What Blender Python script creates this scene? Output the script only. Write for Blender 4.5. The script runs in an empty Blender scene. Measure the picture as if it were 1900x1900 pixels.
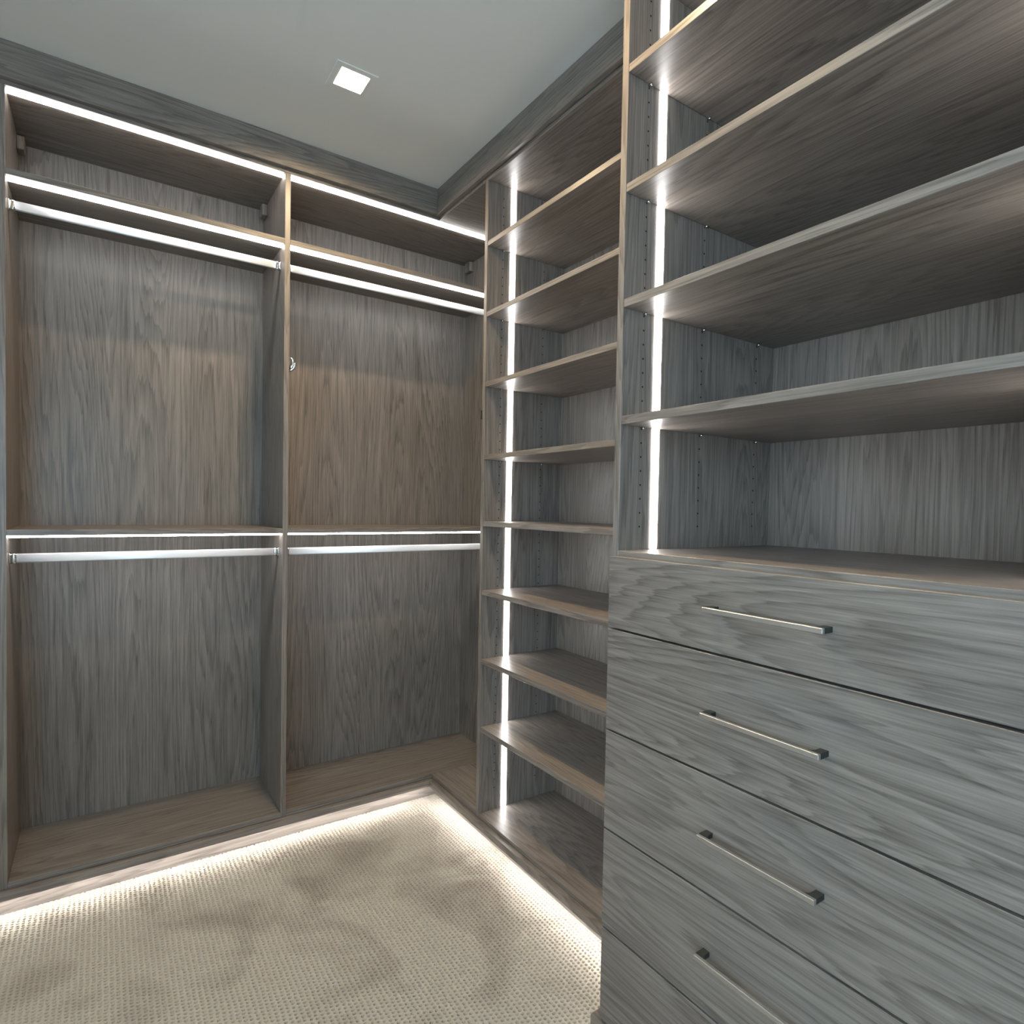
import bpy, math, random
import numpy as np
from mathutils import Matrix, Vector

random.seed(7)
sc = bpy.context.scene
C = sc.collection

# ------------------------------------------------------------------ camera
CAM = (-1.1388, -2.2995, 1.2573)
YAW, PITCH, ROLL, FPX = 0.6033, 0.0252, 0.0180, 1127.37
PPX, PPY = 16.2, 19.26
fwd = Vector((math.sin(YAW) * math.cos(PITCH), math.cos(YAW) * math.cos(PITCH), -math.sin(PITCH)))
r0 = Vector((math.cos(YAW), -math.sin(YAW), 0))
u0 = r0.cross(fwd)
right = math.cos(ROLL) * r0 + math.sin(ROLL) * u0
up = math.cos(ROLL) * u0 - math.sin(ROLL) * r0
cd = bpy.data.cameras.new('camera')
cam = bpy.data.objects.new('camera', cd)
C.objects.link(cam)
m = Matrix.Identity(4)
for i in range(3):
    m[i][0], m[i][1], m[i][2], m[i][3] = right[i], up[i], -fwd[i], CAM[i]
cam.matrix_world = m
cd.sensor_width = 36
cd.sensor_fit = 'HORIZONTAL'
cd.lens = 36 * FPX / 1900
cd.shift_x = -PPX / 1900
cd.shift_y = PPY / 1900
cd.clip_start = 0.02
sc.camera = cam

# ------------------------------------------------------------------ world, daylight, exposure
world = bpy.data.worlds.new('world')
sc.world = world
world.use_nodes = True
bg = world.node_tree.nodes['Background']
bg.inputs['Color'].default_value = (0.62, 0.78, 1.0, 1)
bg.inputs['Strength'].default_value = 1.5

sc.view_settings.view_transform = 'Standard'
sc.view_settings.look = 'None'
sc.view_settings.gamma = 1
sc.view_settings.use_curve_mapping = False
sc.view_settings.exposure = 1.18

DAY_COL = (0.60, 0.87, 1.0)
WIN = (-2.20, -1.40, 0.75, 2.15)         # window in the front wall: x0, x1, z0, z1
WIN_ADDED = (-3.20, -2.10, 0.75, 2.15)        # unseen window added in the left wall to light the drawer fronts: y0, y1, z0, z1
YF = -3.45                                # inner face of the front wall
XW = -2.25                                # inner face of the left wall
def daylight(w, power, col, loc, rot):
    dl = bpy.data.lights.new('daylight', 'AREA')
    dl.shape = 'RECTANGLE'
    dl.size = w[1] - w[0] - 0.06
    dl.size_y = w[3] - w[2] - 0.06
    dl.energy = power
    dl.color = col
    o = bpy.data.objects.new('daylight', dl)
    C.objects.link(o)
    o.location = loc
    o.rotation_euler = rot
daylight(WIN, 8.5, (0.36, 0.75, 1.0), ((WIN[0] + WIN[1]) / 2, YF - 0.16, (WIN[2] + WIN[3]) / 2), (math.radians(90), 0, 0))
daylight(WIN_ADDED, 14.0, DAY_COL, (XW - 0.16, (WIN_ADDED[0] + WIN_ADDED[1]) / 2, (WIN_ADDED[2] + WIN_ADDED[3]) / 2), (math.radians(90), 0, math.radians(-90)))  # light of the added left window

LED_L = 14.0          # radiance of the shelf LED strips
LED_V = 9.0          # vertical strips
LED_K = 16.0          # plinth strips
SPOT_L = 265.0       # ceiling downlight

sc.cycles.max_bounces = 6
sc.cycles.diffuse_bounces = 4
sc.cycles.use_adaptive_sampling = True
sc.cycles.adaptive_min_samples = 18
sc.cycles.adaptive_threshold = 0.08
sc.cycles.sample_clamp_indirect = 6

# ------------------------------------------------------------------ materials
def lin(c):
    return tuple(((v / 255) / 12.92 if v / 255 <= 0.04045 else ((v / 255 + 0.055) / 1.055) ** 2.4) for v in c) + (1,)

def new_mat(name):
    mt = bpy.data.materials.new(name)
    mt.use_nodes = True
    return mt, mt.node_tree, mt.node_tree.nodes['Principled BSDF']

def N(nt, t, **kw):
    n = nt.nodes.new(t)
    for k, v in kw.items():
        setattr(n, k, v)
    return n

def wood(name, axis, light=(146, 137, 129), dark=(86, 79, 74), rough=0.37):
    mt, nt, bs = new_mat(name)
    L = nt.links.new
    tc = N(nt, 'ShaderNodeTexCoord')
    oi = N(nt, 'ShaderNodeObjectInfo')
    rnd = N(nt, 'ShaderNodeVectorMath', operation='SCALE')
    rnd.inputs[0].default_value = (13.7, 9.1, 17.3)
    L(oi.outputs['Random'], rnd.inputs['Scale'])
    add = N(nt, 'ShaderNodeVectorMath', operation='ADD')
    L(tc.outputs['Object'], add.inputs[0])
    L(rnd.outputs[0], add.inputs[1])

    def mapped(cross, along):
        mp = N(nt, 'ShaderNodeMapping')
        s = [cross] * 3
        s[axis] = along
        mp.inputs['Scale'].default_value = s
        L(add.outputs[0], mp.inputs['Vector'])
        return mp.outputs[0]

    def noise(vec, detail=2.0, rough_=0.5, dist=0.0):
        n = N(nt, 'ShaderNodeTexNoise')
        n.inputs['Scale'].default_value = 1.0
        n.inputs['Detail'].default_value = detail
        n.inputs['Roughness'].default_value = rough_
        n.inputs['Distortion'].default_value = dist
        L(vec, n.inputs['Vector'])
        return n.outputs['Fac']

    def math_(op, a, b):
        n = N(nt, 'ShaderNodeMath', operation=op)
        for i, v in enumerate((a, b)):
            if isinstance(v, (int, float)):
                n.inputs[i].default_value = v
            else:
                L(v, n.inputs[i])
        return n.outputs[0]

    low = noise(mapped(4.6, 0.36), 1.0, 0.4, 0.15)
    med = noise(mapped(80, 3.2), 2, 0.5)
    fine = noise(mapped(320, 9), 2, 0.6)
    broad = noise(mapped(9, 0.35), 2, 0.5)
    ph = math_('ADD', math_('MULTIPLY', low, 38.0), math_('MULTIPLY', med, 1.5))
    fr = math_('FRACT', ph, 0)
    rp = N(nt, 'ShaderNodeValToRGB')
    e = rp.color_ramp.elements
    e[0].position, e[0].color = 0.0, (0, 0, 0, 1)
    e[1].position, e[1].color = 0.92, (1, 1, 1, 1)
    x = e.new(0.16); x.color = (0.28, 0.28, 0.28, 1)
    x = e.new(0.45); x.color = (0.72, 0.72, 0.72, 1)
    x = e.new(1.0); x.color = (0.25, 0.25, 0.25, 1)
    L(fr, rp.inputs['Fac'])
    # streak weighting: how strongly a growth ring shows varies across the board
    t1 = math_('MULTIPLY', rp.outputs['Color'], 0.21)
    t2 = math_('MULTIPLY', med, 0.34)
    t3 = math_('MULTIPLY', fine, 0.50)
    t4 = math_('MULTIPLY', broad, 0.20)
    tt = math_('ADD', math_('ADD', t1, t2), math_('ADD', t3, t4))
    mr = N(nt, 'ShaderNodeMapRange')
    mr.inputs['From Min'].default_value = 0.38
    mr.inputs['From Max'].default_value = 0.90
    L(tt, mr.inputs['Value'])
    mx = N(nt, 'ShaderNodeMix', data_type='RGBA')
    mx.inputs['A'].default_value = lin(dark)
    mx.inputs['B'].default_value = lin(light)
    L(mr.outputs['Result'], mx.inputs['Factor'])
    L(mx.outputs['Result'], bs.inputs['Base Color'])
    bs.inputs['Roughness'].default_value = rough
    bs.inputs['Specular IOR Level'].default_value = 0.45
    bp = N(nt, 'ShaderNodeBump')
    bp.inputs['Strength'].default_value = 0.10
    bp.inputs['Distance'].default_value = 0.001
    L(fine, bp.inputs['Height'])
    L(bp.outputs['Normal'], bs.inputs['Normal'])
    return mt

def plain(name, col, rough=0.5, metal=0.0, spec=0.5, noise=None):
    mt, nt, bs = new_mat(name)
    bs.inputs['Base Color'].default_value = lin(col)
    bs.inputs['Roughness'].default_value = rough
    bs.inputs['Metallic'].default_value = metal
    bs.inputs['Specular IOR Level'].default_value = spec
    if noise:
        sc_, amp, st = noise
        tc = N(nt, 'ShaderNodeTexCoord')
        n = N(nt, 'ShaderNodeTexNoise')
        n.inputs['Scale'].default_value = sc_
        n.inputs['Detail'].default_value = 3
        nt.links.new(tc.outputs['Object'], n.inputs['Vector'])
        bp = N(nt, 'ShaderNodeBump')
        bp.inputs['Strength'].default_value = st
        bp.inputs['Distance'].default_value = amp
        nt.links.new(n.outputs['Fac'], bp.inputs['Height'])
        nt.links.new(bp.outputs['Normal'], bs.inputs['Normal'])
    return mt

def brushed(name, col, axis, rough=0.3):
    mt, nt, bs = new_mat(name)
    tc = N(nt, 'ShaderNodeTexCoord')
    mp = N(nt, 'ShaderNodeMapping')
    s = [900.0] * 3
    s[axis] = 12
    mp.inputs['Scale'].default_value = s
    n = N(nt, 'ShaderNodeTexNoise')
    n.inputs['Scale'].default_value = 1
    nt.links.new(tc.outputs['Object'], mp.inputs['Vector'])
    nt.links.new(mp.outputs[0], n.inputs['Vector'])
    mr = N(nt, 'ShaderNodeMapRange')
    mr.inputs['To Min'].default_value = rough - 0.07
    mr.inputs['To Max'].default_value = rough + 0.1
    nt.links.new(n.outputs['Fac'], mr.inputs['Value'])
    nt.links.new(mr.outputs['Result'], bs.inputs['Roughness'])
    bs.inputs['Base Color'].default_value = lin(col)
    bs.inputs['Metallic'].default_value = 1.0
    return mt

def emit(name, col, strength):
    mt, nt, bs = new_mat(name)
    mt.cycles.emission_sampling = 'FRONT'
    bs.inputs['Base Color'].default_value = (0.8, 0.8, 0.8, 1)
    bs.inputs['Emission Color'].default_value = col + (1,)
    bs.inputs['Emission Strength'].default_value = strength
    return mt

M = {}
M['wx'] = wood('grey_oak_along_x', 0)
M['wy'] = wood('grey_oak_along_y', 1)
M['wz'] = wood('grey_oak_upright', 2)
M['ceiling'] = plain('ceiling_paint', (226, 226, 222), 0.9, spec=0.2, noise=(260, 0.0003, 0.06))
M['wall'] = plain('wall_paint', (214, 214, 210), 0.85, spec=0.25, noise=(220, 0.0006, 0.25))
M['alu'] = plain('satin_aluminium', (222, 224, 228), 0.42, 0.55, noise=(400, 0.0001, 0.1))
M['nickel'] = brushed('brushed_nickel', (205, 207, 208), 1, 0.38)
M['nickel_dark_reflection'] = plain('nickel_dark_reflection', (74, 78, 77), 0.45, 0.7, noise=(300, 0.0001, 0.1))  # handle posts: dark reflections of the metal put into the colour
M['chrome'] = plain('polished_chrome', (215, 215, 215), 0.12, 1.0, noise=(30, 0.0002, 0.1))
M['dark'] = plain('hole_shade', (14, 13, 12), 0.8, noise=(300, 0.0002, 0.2))  # peg holes: their inner shade as a flat dark colour
M['black'] = plain('black_plastic', (12, 12, 12), 0.45, noise=(300, 0.0002, 0.2))
M['white'] = plain('white_enamel', (225, 224, 220), 0.4, noise=(300, 0.0002, 0.1))
M['gap_shade'] = plain('drawer_gap_shade', (22, 20, 18), 0.7, noise=(200, 0.0002, 0.1))  # shade of the drawer gaps as a near-black colour
M['led'] = emit('led_diffuser_shelf', (1.0, 0.975, 0.94), LED_L)
M['led_v'] = emit('led_diffuser_upright', (1.0, 0.975, 0.96), LED_V)
M['led_k'] = emit('led_diffuser_plinth', (1.0, 0.97, 0.95), LED_K)
M['spot'] = emit('downlight_diffuser', (1.0, 0.75, 0.45), SPOT_L)
M['reflector'] = plain('downlight_reflector', (235, 225, 205), 0.3, noise=(60, 0.0002, 0.1))

def carpet_mat():
    mt, nt, bs = new_mat('beige_loop_carpet')
    L = nt.links.new
    tc = N(nt, 'ShaderNodeTexCoord')
    n1 = N(nt, 'ShaderNodeTexNoise')
    n1.inputs['Scale'].default_value = 3.2
    n1.inputs['Detail'].default_value = 2
    n1.inputs['Distortion'].default_value = 0.8
    L(tc.outputs['Object'], n1.inputs['Vector'])
    rp = N(nt, 'ShaderNodeValToRGB')
    e = rp.color_ramp.elements
    e[0].position, e[0].color = 0.32, lin((150, 142, 131))
    e[1].position, e[1].color = 0.52, lin((180, 173, 161))
    L(n1.outputs['Fac'], rp.inputs['Fac'])
    n2 = N(nt, 'ShaderNodeTexNoise')
    n2.inputs['Scale'].default_value = 900
    n2.inputs['Detail'].default_value = 2
    L(tc.outputs['Object'], n2.inputs['Vector'])
    mx = N(nt, 'ShaderNodeMix', data_type='RGBA', blend_type='MULTIPLY')
    mx.inputs['Factor'].default_value = 0.35
    L(rp.outputs['Color'], mx.inputs['A'])
    r2 = N(nt, 'ShaderNodeValToRGB')
    r2.color_ramp.elements[0].color = (0.45, 0.45, 0.45, 1)
    r2.color_ramp.elements[0].position = 0.3
    r2.color_ramp.elements[1].position = 0.65
    L(n2.outputs['Fac'], r2.inputs['Fac'])
    L(r2.outputs['Color'], mx.inputs['B'])
    L(mx.outputs['Result'], bs.inputs['Base Color'])
    bs.inputs['Roughness'].default_value = 0.95
    bs.inputs['Specular IOR Level'].default_value = 0.1
    bp = N(nt, 'ShaderNodeBump')
    bp.inputs['Strength'].default_value = 0.5
    bp.inputs['Distance'].default_value = 0.001
    L(n2.outputs['Fac'], bp.inputs['Height'])
    L(bp.outputs['Normal'], bs.inputs['Normal'])
    return mt
M['carpet'] = carpet_mat()
M['pit_shade'] = plain('carpet_pit_shade', (92, 80, 64), 0.95, spec=0.1, noise=(500, 0.0005, 0.3))  # brown below the pile, shade of the pits put into its colour

def glass_mat():
    mt, nt, bs = new_mat('window_glass')
    out = nt.nodes['Material Output']
    tr = N(nt, 'ShaderNodeBsdfTransparent')
    gl = N(nt, 'ShaderNodeBsdfGlossy')
    gl.inputs['Roughness'].default_value = 0.02
    mix = N(nt, 'ShaderNodeMixShader')
    mix.inputs['Fac'].default_value = 0.06
    nt.links.new(tr.outputs[0], mix.inputs[1])
    nt.links.new(gl.outputs[0], mix.inputs[2])
    nt.links.new(mix.outputs[0], out.inputs['Surface'])
    nt.nodes.remove(bs)
    return mt
M['glass'] = glass_mat()

# ------------------------------------------------------------------ mesh helpers
def tag(o, label=None, cat=None, group=None, kind=None):
    if label: o['label'] = label
    if cat: o['category'] = cat
    if group: o['group'] = group
    if kind: o['kind'] = kind
    return o

def empty(name, loc, label, cat, group=None):
    o = bpy.data.objects.new(name, None)
    C.objects.link(o)
    o.location = loc
    o.empty_display_size = 0.1
    return tag(o, label, cat, group)

def wpos(o):
    p = Vector(o.location)
    while o.parent:
        o = o.parent
        p += Vector(o.location)
    return p

def link(name, me, mt, parent, loc):
    o = bpy.data.objects.new(name, me)
    C.objects.link(o)
    if me.materials:
        pass
    else:
        me.materials.append(M[mt])
    if parent is not None:
        o.parent = parent
        o.location = Vector(loc) - wpos(parent)
    else:
        o.location = loc
    return o

def from_pd(name, v, f, smooth=False):
    me = bpy.data.meshes.new(name)
    me.from_pydata(v, [], f)
    me.validate()
    me.update()
    if smooth:
        me.polygons.foreach_set('use_smooth', [True] * len(me.polygons))
    return me

def box_mesh(name, sx, sy, sz, b=0.0008):
    """box with small chamfered edges (24 corner verts)"""
    hx, hy, hz = sx / 2, sy / 2, sz / 2
    b = min(b, hx * .4, hy * .4, hz * .4)
    import bmesh
    bm = bmesh.new()
    bmesh.ops.create_cube(bm, size=1.0)
    for v in bm.verts:
        v.co = Vector((v.co.x * sx, v.co.y * sy, v.co.z * sz))
    if b > 0:
        bmesh.ops.bevel(bm, geom=list(bm.edges), offset=b, segments=1, affect='EDGES', profile=0.5)
    me = bpy.data.meshes.new(name)
    bm.to_mesh(me)
    bm.free()
    return me

cache = {}
def box(name, x0, x1, y0, y1, z0, z1, mt, parent=None, b=0.0008):
    x0, x1 = sorted((x0, x1)); y0, y1 = sorted((y0, y1)); z0, z1 = sorted((z0, z1))
    key = (round(x1 - x0, 5), round(y1 - y0, 5), round(z1 - z0, 5), mt, b)
    if key not in cache:
        cache[key] = box_mesh(name, x1 - x0, y1 - y0, z1 - z0, b)
    return link(name, cache[key], mt, parent, ((x0 + x1) / 2, (y0 + y1) / 2, (z0 + z1) / 2))

def multi_box(name, boxes, mt, parent=None, origin=None):
    """several touching boxes as one mesh (one solid piece)"""
    v, f = [], []
    o = Vector(origin) if origin else Vector((0, 0, 0))
    for (x0, x1, y0, y1, z0, z1) in boxes:
        n = len(v)
        v += [Vector(c) - o for c in ((x0, y0, z0), (x1, y0, z0), (x1, y1, z0), (x0, y1, z0), (x0, y0, z1), (x1, y0, z1), (x1, y1, z1), (x0, y1, z1))]
        f += [tuple(n + i for i in q) for q in ((0, 3, 2, 1), (4, 5, 6, 7), (0, 1, 5, 4), (1, 2, 6, 5), (2, 3, 7, 6), (3, 0, 4, 7))]
    return link(name, from_pd(name, v, f), mt, parent, o)

def extrude_profile(name, pts, axis, a0, a1, mt, parent=None, smooth=False):
    """closed 2-D profile extruded along axis; profile given in the two other axes in order"""
    n = len(pts)
    v = []
    for a in (a0, a1):
        for p in pts:
            c = list(p)
            c.insert(axis, a)
            v.append(Vector(c))
    ctr = sum(v, Vector()) / len(v)
    v = [q - ctr for q in v]
    f = [tuple(range(n))[::-1], tuple(range(n, 2 * n))]
    for i in range(n):
        j = (i + 1) % n
        f.append((i, j, n + j, n + i))
    me = from_pd(name, v, f)
    import bmesh
    bm = bmesh.new(); bm.from_mesh(me)
    bmesh.ops.recalc_face_normals(bm, faces=bm.faces)
    bm.to_mesh(me); bm.free()
    if smooth:
        me.polygons.foreach_set('use_smooth', [len(p.vertices) == 4 for p in me.polygons])
    return link(name, me, mt, parent, ctr)

def capsule(cy, cz, ry, rz, n=10):
    """upright oval profile (stadium)"""
    pts = []
    h = rz - ry
    for i in range(n + 1):
        a = math.pi * i / n
        pts.append((cy + ry * math.cos(a), cz + h + ry * math.sin(a)))
    for i in range(n + 1):
        a = math.pi + math.pi * i / n
        pts.append((cy + ry * math.cos(a), cz - h + ry * math.sin(a)))
    return pts

def tube(name, path, r, mt, parent, seg=10):
    pts = [Vector(p) for p in path]
    ctr = sum(pts, Vector()) / len(pts)
    v, f = [], []
    for i, p in enumerate(pts):
        t = (pts[min(i + 1, len(pts) - 1)] - pts[max(i - 1, 0)]).normalized()
        a = t.cross(Vector((0.3, 0.2, 0.93))).normalized()
        b2 = t.cross(a)
        for k in range(seg):
            an = 2 * math.pi * k / seg
            v.append(p - ctr + r * (math.cos(an) * a + math.sin(an) * b2))
    for i in range(len(pts) - 1):
        for k in range(seg):
            k2 = (k + 1) % seg
            f.append((i * seg + k, i * seg + k2, (i + 1) * seg + k2, (i + 1) * seg + k))
    f.append(tuple(range(seg))[::-1])
    f.append(tuple(range((len(pts) - 1) * seg, len(pts) * seg)))
    return link(name, from_pd(name, v, f, True), mt, parent, ctr)

def discs(name, centres, normal_axis, sign, r, mt, parent, n=8, depth=0.0004):
    """flat near-black discs painting the shade of peg holes on one panel, joined"""
    v, f = [], []
    o = wpos(parent)
    for c in centres:
        k = len(v)
        for i in range(n):
            a = 2 * math.pi * i / n
            p = [r * math.cos(a), r * math.sin(a)]
            p.insert(normal_axis, sign * depth)
            v.append(Vector(c) + Vector(p) - o)
        q = tuple(range(k, k + n))
        f.append(q if sign > 0 else q[::-1])
    ob = link(name, from_pd(name, v, f), mt, parent, o)
    ob['kind'] = 'stuff'
    return ob

# ------------------------------------------------------------------ dimensions
H = 2.563          # ceiling
T = 0.019          # board
D = 0.020          # setback of the carcasses behind header and plinth fronts
YB = 0.38          # back panel front face, hanging unit
XB = 0.38          # back panel front face, tower and drawer unit
ZB = 0.094         # plinth top
ZT = 2.447         # underside of the top panels
ZH = 2.459         # header underside
XL = -1.3706       # inner face of left side panel
XDV = -0.5965      # left face of the divider
XR = 0.350         # inner face of the right end panel of the hanging unit
XL2 = -2.14        # further bay, mostly outside the frame
YT = -0.352        # outer face of tower side panel
YP = -1.2838       # outer face of drawer unit side panel
XP = -0.1858       # front of drawer unit panels
XD = -0.2055       # drawer face
YR = -2.060        # inner face of drawer unit right panel
WT = 0.40          # wall faces

# ------------------------------------------------------------------ room shell
def st(o):
    o['kind'] = 'structure'
    return o

# carpet: modelled loops (staggered pits 13.3 x 12 mm) where the photograph shows them, plain beyond
PX, PY = 0.0133, 0.0120
cx0, cx1, cy0, cy1 = -1.50, 0.075, -1.42, 0.075
floor = st(multi_box('floor', [(XW - .1, WT + .1, YF - .1, WT + .1, -0.07, -0.011)], 'pit_shade'))
multi_box('carpet_surround', [(XW - .1, cx0, YF - .1, WT + .1, -.0105, -.0006), (cx0, WT + .1, YF - .1, cy0, -.0105, -.0006),
                              (cx0, WT + .1, cy1, WT + .1, -.0105, -.0006), (cx1, WT + .1, cy0, cy1, -.0105, -.0006)], 'carpet', floor)['kind'] = 'stuff'

def carpet_pile():
    sx, sy = PX / 7, PY / 7
    nx = int((cx1 - cx0) / sx); ny = int((cy1 - cy0) / sy)
    xs = cx0 + np.arange(nx + 1) * sx
    ys = cy0 + np.arange(ny + 1) * sy
    X, Y = np.meshgrid(xs, ys, indexing='ij')
    rng = np.random.RandomState(3)
    col = np.round(X / PX)
    # nearest pit over own and neighbouring columns
    best = np.full(X.shape, 9.0)
    jt = rng.uniform(-1, 1, (4000, 2))
    for dc in (-1, 0, 1):
        c = col + dc
        off = np.where(np.mod(c, 2) == 0, 0.0, 0.5)
        row = np.round(Y / PY - off)
        for dr in (-1, 0, 1):
            rr = row + dr
            idx = (np.abs(c * 131 + rr * 17).astype(int)) % 4000
            ux = (c * PX + jt[idx, 0] * 0.0010) - X
            uy = ((rr + off) * PY + jt[idx, 1] * 0.0010) - Y
            d = np.sqrt(ux ** 2 + uy ** 2)
            best = np.minimum(best, d)
    t = np.clip((best - 0.0018) / 0.0020, 0, 1)
    t = t * t * (3 - 2 * t)
    Z = -0.0200 * (1 - t) + rng.uniform(-0.0003, 0.0003, X.shape)
    co = np.stack([X, Y, Z], -1).reshape(-1, 3).astype(np.float32)
    i, j = np.meshgrid(np.arange(nx), np.arange(ny), indexing='ij')
    a = (i * (ny + 1) + j).ravel()
    q = np.stack([a, a + ny + 1, a + ny + 2, a + 1], 1)
    # keep only the carpet in front of the plinths
    xc, yc = X[:-1, :-1].ravel(), Y[:-1, :-1].ravel()
    keep = ~((xc > -0.14) & (yc < -1.28))
    q = q[keep].astype(np.int32)
    me = bpy.data.meshes.new('carpet_pile')
    me.vertices.add(len(co)); me.vertices.foreach_set('co', co.ravel())
    me.loops.add(q.size); me.loops.foreach_set('vertex_index', q.ravel())
    me.polygons.add(len(q))
    me.polygons.foreach_set('loop_start', np.arange(0, q.size, 4, dtype=np.int32))
    me.polygons.foreach_set('loop_total', np.full(len(q), 4, dtype=np.int32))
    me.polygons.foreach_set('use_smooth', np.ones(len(q), dtype=bool))
    me.update(calc_edges=True)
    o = link('carpet_pile', me, 'carpet', floor, (0, 0, 0))
    o['kind'] = 'stuff'
    return o
carpet_pile()

# ceiling with cut-outs for the downlights
LX, LH = -0.507, 0.043
LYS = [-0.421, -1.32]
cb = [(XW - .1, LX - LH, YF - .1, WT + .1, H, H + .08), (LX + LH, WT + .1, YF - .1, WT + .1, H, H + .08)]
edges = [WT + .1] + [v for ly in LYS for v in (ly + LH, ly - LH)] + [YF - .1]
for k in range(0, len(edges), 2):
    cb.append((LX - LH, LX + LH, edges[k + 1], edges[k], H, H + .08))
st(multi_box('ceiling', cb, 'ceiling'))
st(box('wall_back', XW - .1, WT + .1, WT, WT + .1, -0.05, H, 'wall', b=0))
st(box('wall_right', WT, WT + .1, YF - .1, WT, -0.05, H, 'wall', b=0))
st(multi_box('wall_left', [
    (XW - .1, XW, YF - .1, WIN_ADDED[0], -.05, H), (XW - .1, XW, WIN_ADDED[1], WT, -.05, H),
    (XW - .1, XW, WIN_ADDED[0], WIN_ADDED[1], -.05, WIN_ADDED[2]), (XW - .1, XW, WIN_ADDED[0], WIN_ADDED[1], WIN_ADDED[3], H)], 'wall'))
st(multi_box('wall_front', [
    (XW, WIN[0], YF - .1, YF, -.05, H), (WIN[1], WT, YF - .1, YF, -.05, H),
    (WIN[0], WIN[1], YF - .1, YF, -.05, WIN[2]), (WIN[0], WIN[1], YF - .1, YF, WIN[3], H)], 'wall'))
w = st(multi_box('window_1', [
    (WIN[0], WIN[0] + .04, YF - .08, YF - .02, WIN[2], WIN[3]), (WIN[1] - .04, WIN[1], YF - .08, YF - .02, WIN[2], WIN[3]),
    (WIN[0] + .04, WIN[1] - .04, YF - .08, YF - .02, WIN[2], WIN[2] + .04), (WIN[0] + .04, WIN[1] - .04, YF - .08, YF - .02, WIN[3] - .04, WIN[3])], 'white'))
box('window_pane', WIN[0] + .04, WIN[1] - .04, YF - .053, YF - .047, WIN[2] + .04, WIN[3] - .04, 'glass', w, b=0)

w = st(multi_box('window_2_added', [
    (XW - .08, XW - .02, WIN_ADDED[0], WIN_ADDED[0] + .04, WIN_ADDED[2], WIN_ADDED[3]), (XW - .08, XW - .02, WIN_ADDED[1] - .04, WIN_ADDED[1], WIN_ADDED[2], WIN_ADDED[3]),
    (XW - .08, XW - .02, WIN_ADDED[0] + .04, WIN_ADDED[1] - .04, WIN_ADDED[2], WIN_ADDED[2] + .04), (XW - .08, XW - .02, WIN_ADDED[0] + .04, WIN_ADDED[1] - .04, WIN_ADDED[3] - .04, WIN_ADDED[3])], 'white'))
box('window_pane', XW - .053, XW - .047, WIN_ADDED[0] + .04, WIN_ADDED[1] - .04, WIN_ADDED[2] + .04, WIN_ADDED[3] - .04, 'glass', w, b=0)

# header boards against the ceiling
st(box('trim_1', XL2 - T, -0.0005, 0.0, 0.0185, ZH, H - .0005, 'wx'))
t2 = st(box('trim_2', 0.0, 0.0185, YP + .001, 0.0185, ZH, H - .0005, 'wy'))
st(box('trim_3', XP - .02, XP - .0015, YR - .02, YP, ZH, H - .0005, 'wy'))
# header return at the step between tower and drawer unit
st(box('trim_4', XP, -0.001, YP - T + .001, YP + .0, ZH, H - .0005, 'wx'))

# plinth: projecting edge board with an LED underneath, recessed kick behind it
def plinth(n, x0, x1, y0, y1, mt):
    return st(box('trim_%d' % n, x0, x1, y0, y1, 0.069, ZB - .001, mt))
p5 = plinth(5, XL2 - T, 0.06, 0.0, 0.06, 'wx')
p6 = plinth(6, 0.0, 0.06, YP + .012, -0.0005, 'wy')
p7 = plinth(7, XD - .006, XD + .06, YR - .03, YP + .0115, 'wy')
KS = 0.058
st(box('baseboard_back', XL2 - T, WT, KS, KS + .016, -0.0105, 0.0685, 'wx', b=0))
st(box('baseboard_right', KS, KS + .016, YP + .02, KS, -0.0105, 0.0685, 'wy', b=0))
st(box('baseboard_front', XD + .06, XD + .076, YR - .02, YP + .0, -0.0105, 0.0685, 'wy', b=0))
box('led_strip', XL2, -0.012, 0.016, 0.028, 0.0655, 0.0688, 'led_k', p5, b=0)
box('led_strip', 0.016, 0.028, YP + .02, -0.012, 0.0655, 0.0688, 'led_k', p6, b=0)
box('led_strip', XD + .012, XD + .024, YR, YP, 0.0655, 0.0688, 'led_k', p7, b=0)

# ------------------------------------------------------------------ hanging unit
hu = empty('hanging_unit', ((XL + XR) / 2, .2, ZB), 'grey wood hanging wardrobe with upper and middle shelves along the back wall', 'wardrobe')
Z0, Z1 = ZB, ZT + T
for x in (XL - T, XDV, XR):
    box('side_panel' if x != XDV else 'divider_panel', x, x + T, D, YB, Z0, ZT, 'wz', hu)
box('side_panel', XL2 - T, XL2, D, YB, Z0, ZT, 'wz', hu)
bays = [(XL2, XL - T), (XL, XDV), (XDV + T, XR)]
for bi, (a, b) in enumerate(bays):
    box('back_panel', a, b, YB, YB + .012, Z0, ZT, 'wz', hu, b=0)
    box('bottom_panel', a, b, D, YB, Z0, 0.1115, 'wx', hu)
    for zt, th in ((2.2125, 0.0185), (1.1640, 0.0180)):
        s = box('shelf', a, b, D, YB, zt - th, zt, 'wx', hu)
        box('led_strip', a + .001, b - .001, .043, .053, zt - th - .0072, zt - th, 'led', s, b=0)
    s = box('top_panel', a - T * .5, b + T * .5, D, YB, ZT, ZT + T, 'wx', hu)
    box('led_strip', a + .001, b - .001, .043, .053, ZT - .0072, ZT, 'led', s, b=0)
# small timber blocks in the upper back corners
for x0, x1 in ((XL, XL + .020), (XDV - .020, XDV), (XR - .024, XR)):
    box('corner_block', x0, x1, .306, .352, 2.400, 2.4445, 'wz', hu, b=.002)
# soffit of the corner between hanging unit and tower, and the floor of that corner
so = box('corner_soffit', D, XB, YT + .0005, D - .0005, ZT, ZT + T, 'wx', hu)
box('corner_floor', D, XB, YT + .0005, D - .0005, ZB, 0.1115, 'wy', hu)

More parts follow.
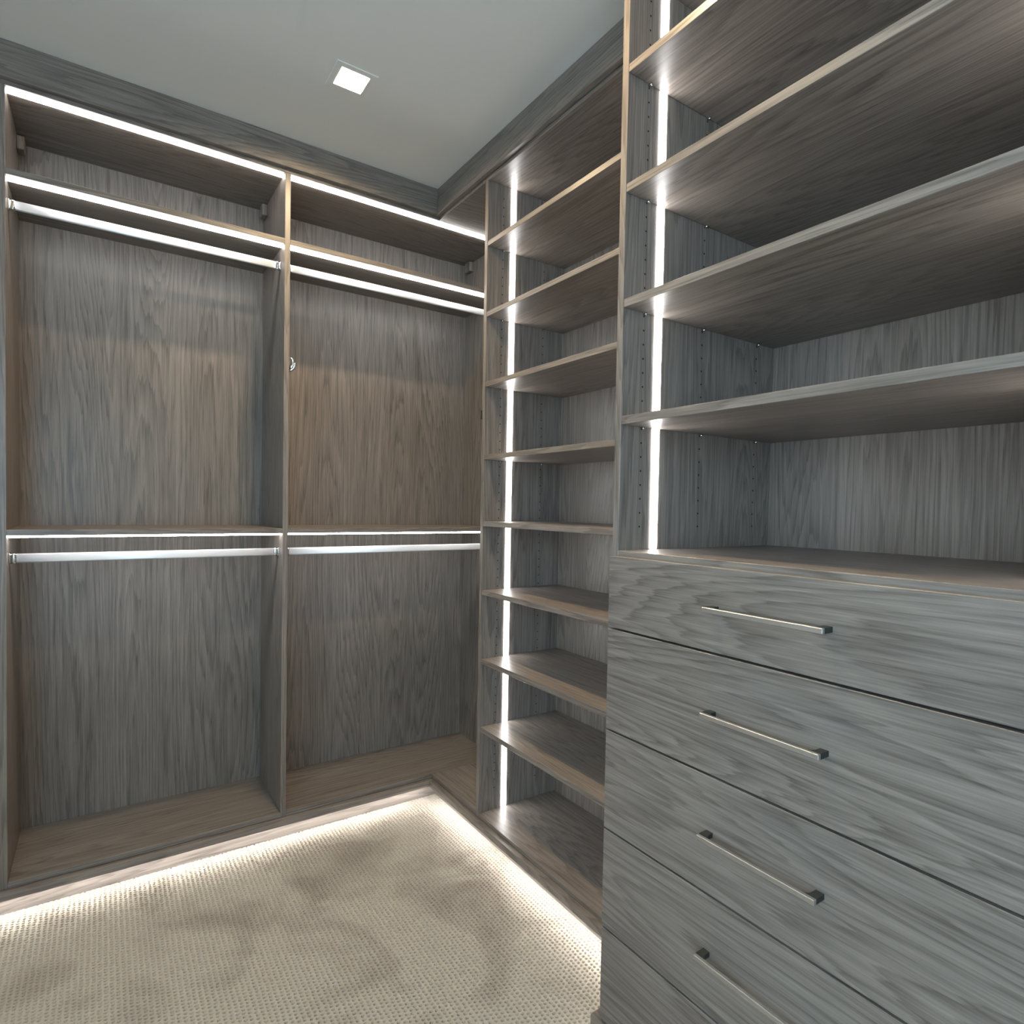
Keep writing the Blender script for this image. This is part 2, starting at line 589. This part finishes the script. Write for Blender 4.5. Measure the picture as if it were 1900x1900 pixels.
# clothes rods
def rod(a, b, z, label):
    cy, ry, rz = .080, .0042, .0142
    t = empty('clothes_rod', ((a + b) / 2, cy, z), label, 'rod', 'oval rods in the hanging unit')
    extrude_profile('tube', capsule(cy, z, ry, rz), 0, a + .004, b - .004, 'alu', t, True)
    for x0, x1 in ((a, a + .004), (b - .004, b)):
        extrude_profile('flange', capsule(cy, z, ry + .004, rz + .004), 0, x0, x1, 'chrome', t, True)
    for x0, x1 in ((a + .004, a + .018), (b - .018, b - .004)):
        extrude_profile('socket', capsule(cy, z, ry + .0016, rz + .0018), 0, x0, x1, 'chrome', t, True)
    return t
ZRU, ZRL = 2.130, 1.0745
rod(XL, XDV, ZRU, 'oval silver clothes rod at the top of the left bay')
rod(XDV + T, XR, ZRU, 'oval silver clothes rod at the top of the right bay by the corner')
rod(XL, XDV, ZRL, 'oval silver clothes rod under the middle shelf of the left bay')
rod(XDV + T, XR, ZRL, 'oval silver clothes rod under the middle shelf of the right bay by the corner')

# chrome valet hook on the divider
vx = XDV + T
vh = empty('valet_hook', (vx, .036, 1.7670), 'small polished chrome hook on the divider beside the right bay', 'hook')
extrude_profile('mounting_plate', capsule(.036, 1.7670, .0085, .0285), 0, vx, vx + .003, 'chrome', vh, True)
tube('hook_arm', [(vx + .003, .036, 1.7850), (vx + .010, .034, 1.7886), (vx + .014, .032, 1.7814), (vx + .015, .030, 1.7682), (vx + .015, .030, 1.7562)], .0042, 'chrome', vh)
tube('hook_tip', [(vx + .002, .036, 1.7418), (vx + .009, .032, 1.7442), (vx + .016, .029, 1.7514), (vx + .021, .028, 1.7622), (vx + .0215, .028, 1.7718)], .0058, 'chrome', vh)
tube('retaining_knob', [(vx + .003, .034, 1.7538), (vx + .012, .031, 1.7550), (vx + .014, .031, 1.7550)], .0085, 'chrome', vh, 14)
# black catch on the far side of the tower panel
lt = empty('magnetic_catch', (.045, YT, 1.60), 'small black catch on the outer side of the open shelf tower', 'catch')
box('catch_body', .0225, .040, YT, YT + .0135, 1.581, 1.615, 'black', lt, b=.001)
box('catch_plate', .0405, .060, YT, YT + .0018, 1.574, 1.622, 'chrome', lt, b=.0005)

# ------------------------------------------------------------------ open shelf tower
tw = empty('shelf_tower', (.2, (YT + YP) / 2, ZB), 'tall narrow open shelf tower between hanging unit and drawer unit', 'shelving')
ta, tb = YP + T, YT - T                      # shelf extents
box('side_panel', D, XB, YT - T, YT, ZB, ZT, 'wz', tw)
box('side_panel', D, XB, YP + .0005, YP + T, ZB, ZT, 'wz', tw)
box('back_panel', XB, XB + .012, ta, tb, ZB, ZT, 'wz', tw, b=0)
box('top_panel', D, XB, YP + .0005, YT, ZT + .0003, ZT + T, 'wy', tw)
box('bottom_shelf', D, XB, ta, tb, ZB, 0.1070, 'wy', tw)
TZ = [2.2265, 1.9700, 1.7145, 1.4475, 1.2020, 0.9471, 0.6907, 0.4355]
pin_me = None
def pins(zs, th, xs, y0, y1, parent):
    """round steel shelf pins"""
    for z in zs:
        for x in xs:
            for y, s in ((y0, 1), (y1, -1)):
                key = ('pin', s)
                if key not in cache:
                    n = 8
                    v = [Vector((.0028 * math.cos(2 * math.pi * i / n), s * yy, .0028 * math.sin(2 * math.pi * i / n))) for yy in (0, .009) for i in range(n)]
                    f = [(i, (i + 1) % n, n + (i + 1) % n, n + i) for i in range(n)] + [tuple(range(n))[::-1], tuple(range(n, 2 * n))]
                    cache[key] = from_pd('shelf_pin', v, f, True)
                link('shelf_pin', cache[key], 'chrome', parent, (x, y, z - th - .0029))
def holes(parent, y, sign, xs, z0, z1, zref):
    cs = []
    k0 = math.ceil((z0 - zref) / .032)
    z = zref + k0 * .032
    while z < z1:
        for x in xs:
            cs.append((x, y, z))
        z += .032
    discs('peg_hole_discs', cs, 1, sign, .0024, 'dark', parent)
for z in TZ:
    box('shelf', D + .0005, XB - .002, ta + .0008, tb - .0008, z - .018, z, 'wy', tw)
pins(TZ, .018, (.088, .279), ta, tb, tw)
holes(tw, tb, -1, (.088, .279), .16, ZT - .02, 1.1503)
holes(tw, ta, 1, (.088, .279), .16, ZT - .02, 1.1503)
def vstrip(parent, x0, x1, y, sign, z0, z1, cuts):
    """upright LED strip on a side panel, one length per compartment"""
    lv = [z0] + sorted(cuts) + [z1]
    prev = z0
    for c in sorted(cuts) + [None]:
        top = z1 if c is None else c - .018
        box('led_strip', x0, x1, y, y + sign * .0022, prev + .0005, top - .0005, 'led_v', parent, b=0)
        if c is not None:
            prev = c
LV0, LV1 = .1205, .1425
vstrip(tw, LV0, LV1, tb, -1, .1085, ZT - .001, TZ)
vstrip(tw, LV0, LV1, ta, 1, .1085, ZT - .001, TZ)

# ------------------------------------------------------------------ drawer unit with shelves above
du = empty('drawer_unit', (.1, (YP + YR) / 2, ZB), 'deep grey wood unit with five drawers below open shelves', 'dresser')
da, db = YR, YP - T
box('side_panel', XP, XB, YP - T, YP, ZB, ZT, 'wz', du)
box('side_panel', XP, XB, YR - T, YR, ZB, ZT, 'wz', du)
box('back_panel', XB, XB + .012, da, db, ZB, ZT, 'wz', du, b=0)
box('top_panel', XP, XB, YR - T, YP, ZT + .0003, ZT + T, 'wy', du)
box('counter', XP, XB, da, db, 1.1455, 1.1640, 'wy', du)
box('bottom_panel', XP, XB, da, db, ZB, .112, 'wy', du)
SZ = [1.4641, 1.7229, 1.9752, 2.2355]
for z in SZ:
    box('shelf', XP + .0005, XB - .002, da + .0008, db - .0008, z - .0185, z, 'wy', du)
pins(SZ, .0185, (-.121, .082, .305), da, db, du)
holes(du, db, -1, (-.121, .082, .305), 1.19, ZT - .02, 1.409)
holes(du, da, 1, (-.121, .082, .305), 1.19, ZT - .02, 1.409)
vstrip(du, -.0855, -.0635, db, -1, 1.1655, ZT - .001, SZ)
vstrip(du, -.0855, -.0635, da, 1, 1.1655, ZT - .001, SZ)
GZ = [1.1521, .9918, .7629, .5380, .3123, .098]
dy0, dy1 = -2.080 + .012, -1.2965
for i in range(5):
    zt, zb = GZ[i] - (.0022 if i else 0), GZ[i + 1] + .0022
    df = box('drawer', XD, XP - .001, dy0, dy1, zb, zt, 'wy', du, b=.0010)
    zc = (GZ[i] + GZ[i + 1]) / 2 + .004
    hy0, hy1 = -1.803, -1.577
    box('handle_bar', XD - .030, XD - .0225, hy0, hy1, zc - .0045, zc + .0045, 'nickel', df, b=.0008)
    for y0, y1 in ((hy0, hy0 + .020), (hy1 - .020, hy1)):
        s = -1 if y0 == hy0 else 1
        # flat post that flares towards the bar with a rounded inner corner
        inner = y1 if s < 0 else y0
        outer = y0 if s < 0 else y1
        d_ = -s
        pts = [(XD - .0226, outer), (XD, outer), (XD, outer + d_ * .014)]
        for k in range(6):
            a = k / 5 * math.pi / 2
            pts.append((XD - .010 - .0126 * math.sin(a), outer + d_ * (.014 + .008 * (1 - math.cos(a)))))
        extrude_profile('handle_post', pts, 2, zc - .0045, zc + .0045, 'nickel_dark_reflection', df)
# near-black sheet painted as the shade behind the drawer gaps
box('gap_shade_sheet', XP + .004, XP + .02, da, db, .115, 1.1445, 'gap_shade', du, b=0)

# ------------------------------------------------------------------ ceiling downlights
def downlight(LY, label):
    rl = empty('recessed_light', (LX, LY, H), label, 'light', 'square ceiling downlights')
    o_, i_ = .0625, LH
    multi_box('trim_frame', [
        (LX - o_, LX - i_, LY - o_, LY + o_, H - .003, H), (LX + i_, LX + o_, LY - o_, LY + o_, H - .003, H),
        (LX - i_, LX + i_, LY - o_, LY - i_, H - .003, H), (LX - i_, LX + i_, LY + i_, LY + o_, H - .003, H)], 'ceiling', rl, (LX, LY, H))
    e_ = i_ - .0012
    multi_box('reflector', [
        (LX - i_, LX - e_, LY - i_, LY + i_, H, H + .03), (LX + e_, LX + i_, LY - i_, LY + i_, H, H + .03),
        (LX - e_, LX + e_, LY - i_, LY - e_, H, H + .03), (LX - e_, LX + e_, LY + e_, LY + i_, H, H + .03)], 'reflector', rl, (LX, LY, H))
    box('diffuser', LX - e_, LX + e_, LY - e_, LY + e_, H + .010, H + .014, 'spot', rl, b=0)
downlight(LYS[0], 'square recessed downlight glowing warm white in the ceiling near the corner')
downlight(LYS[1], 'square recessed ceiling downlight above the drawer unit')
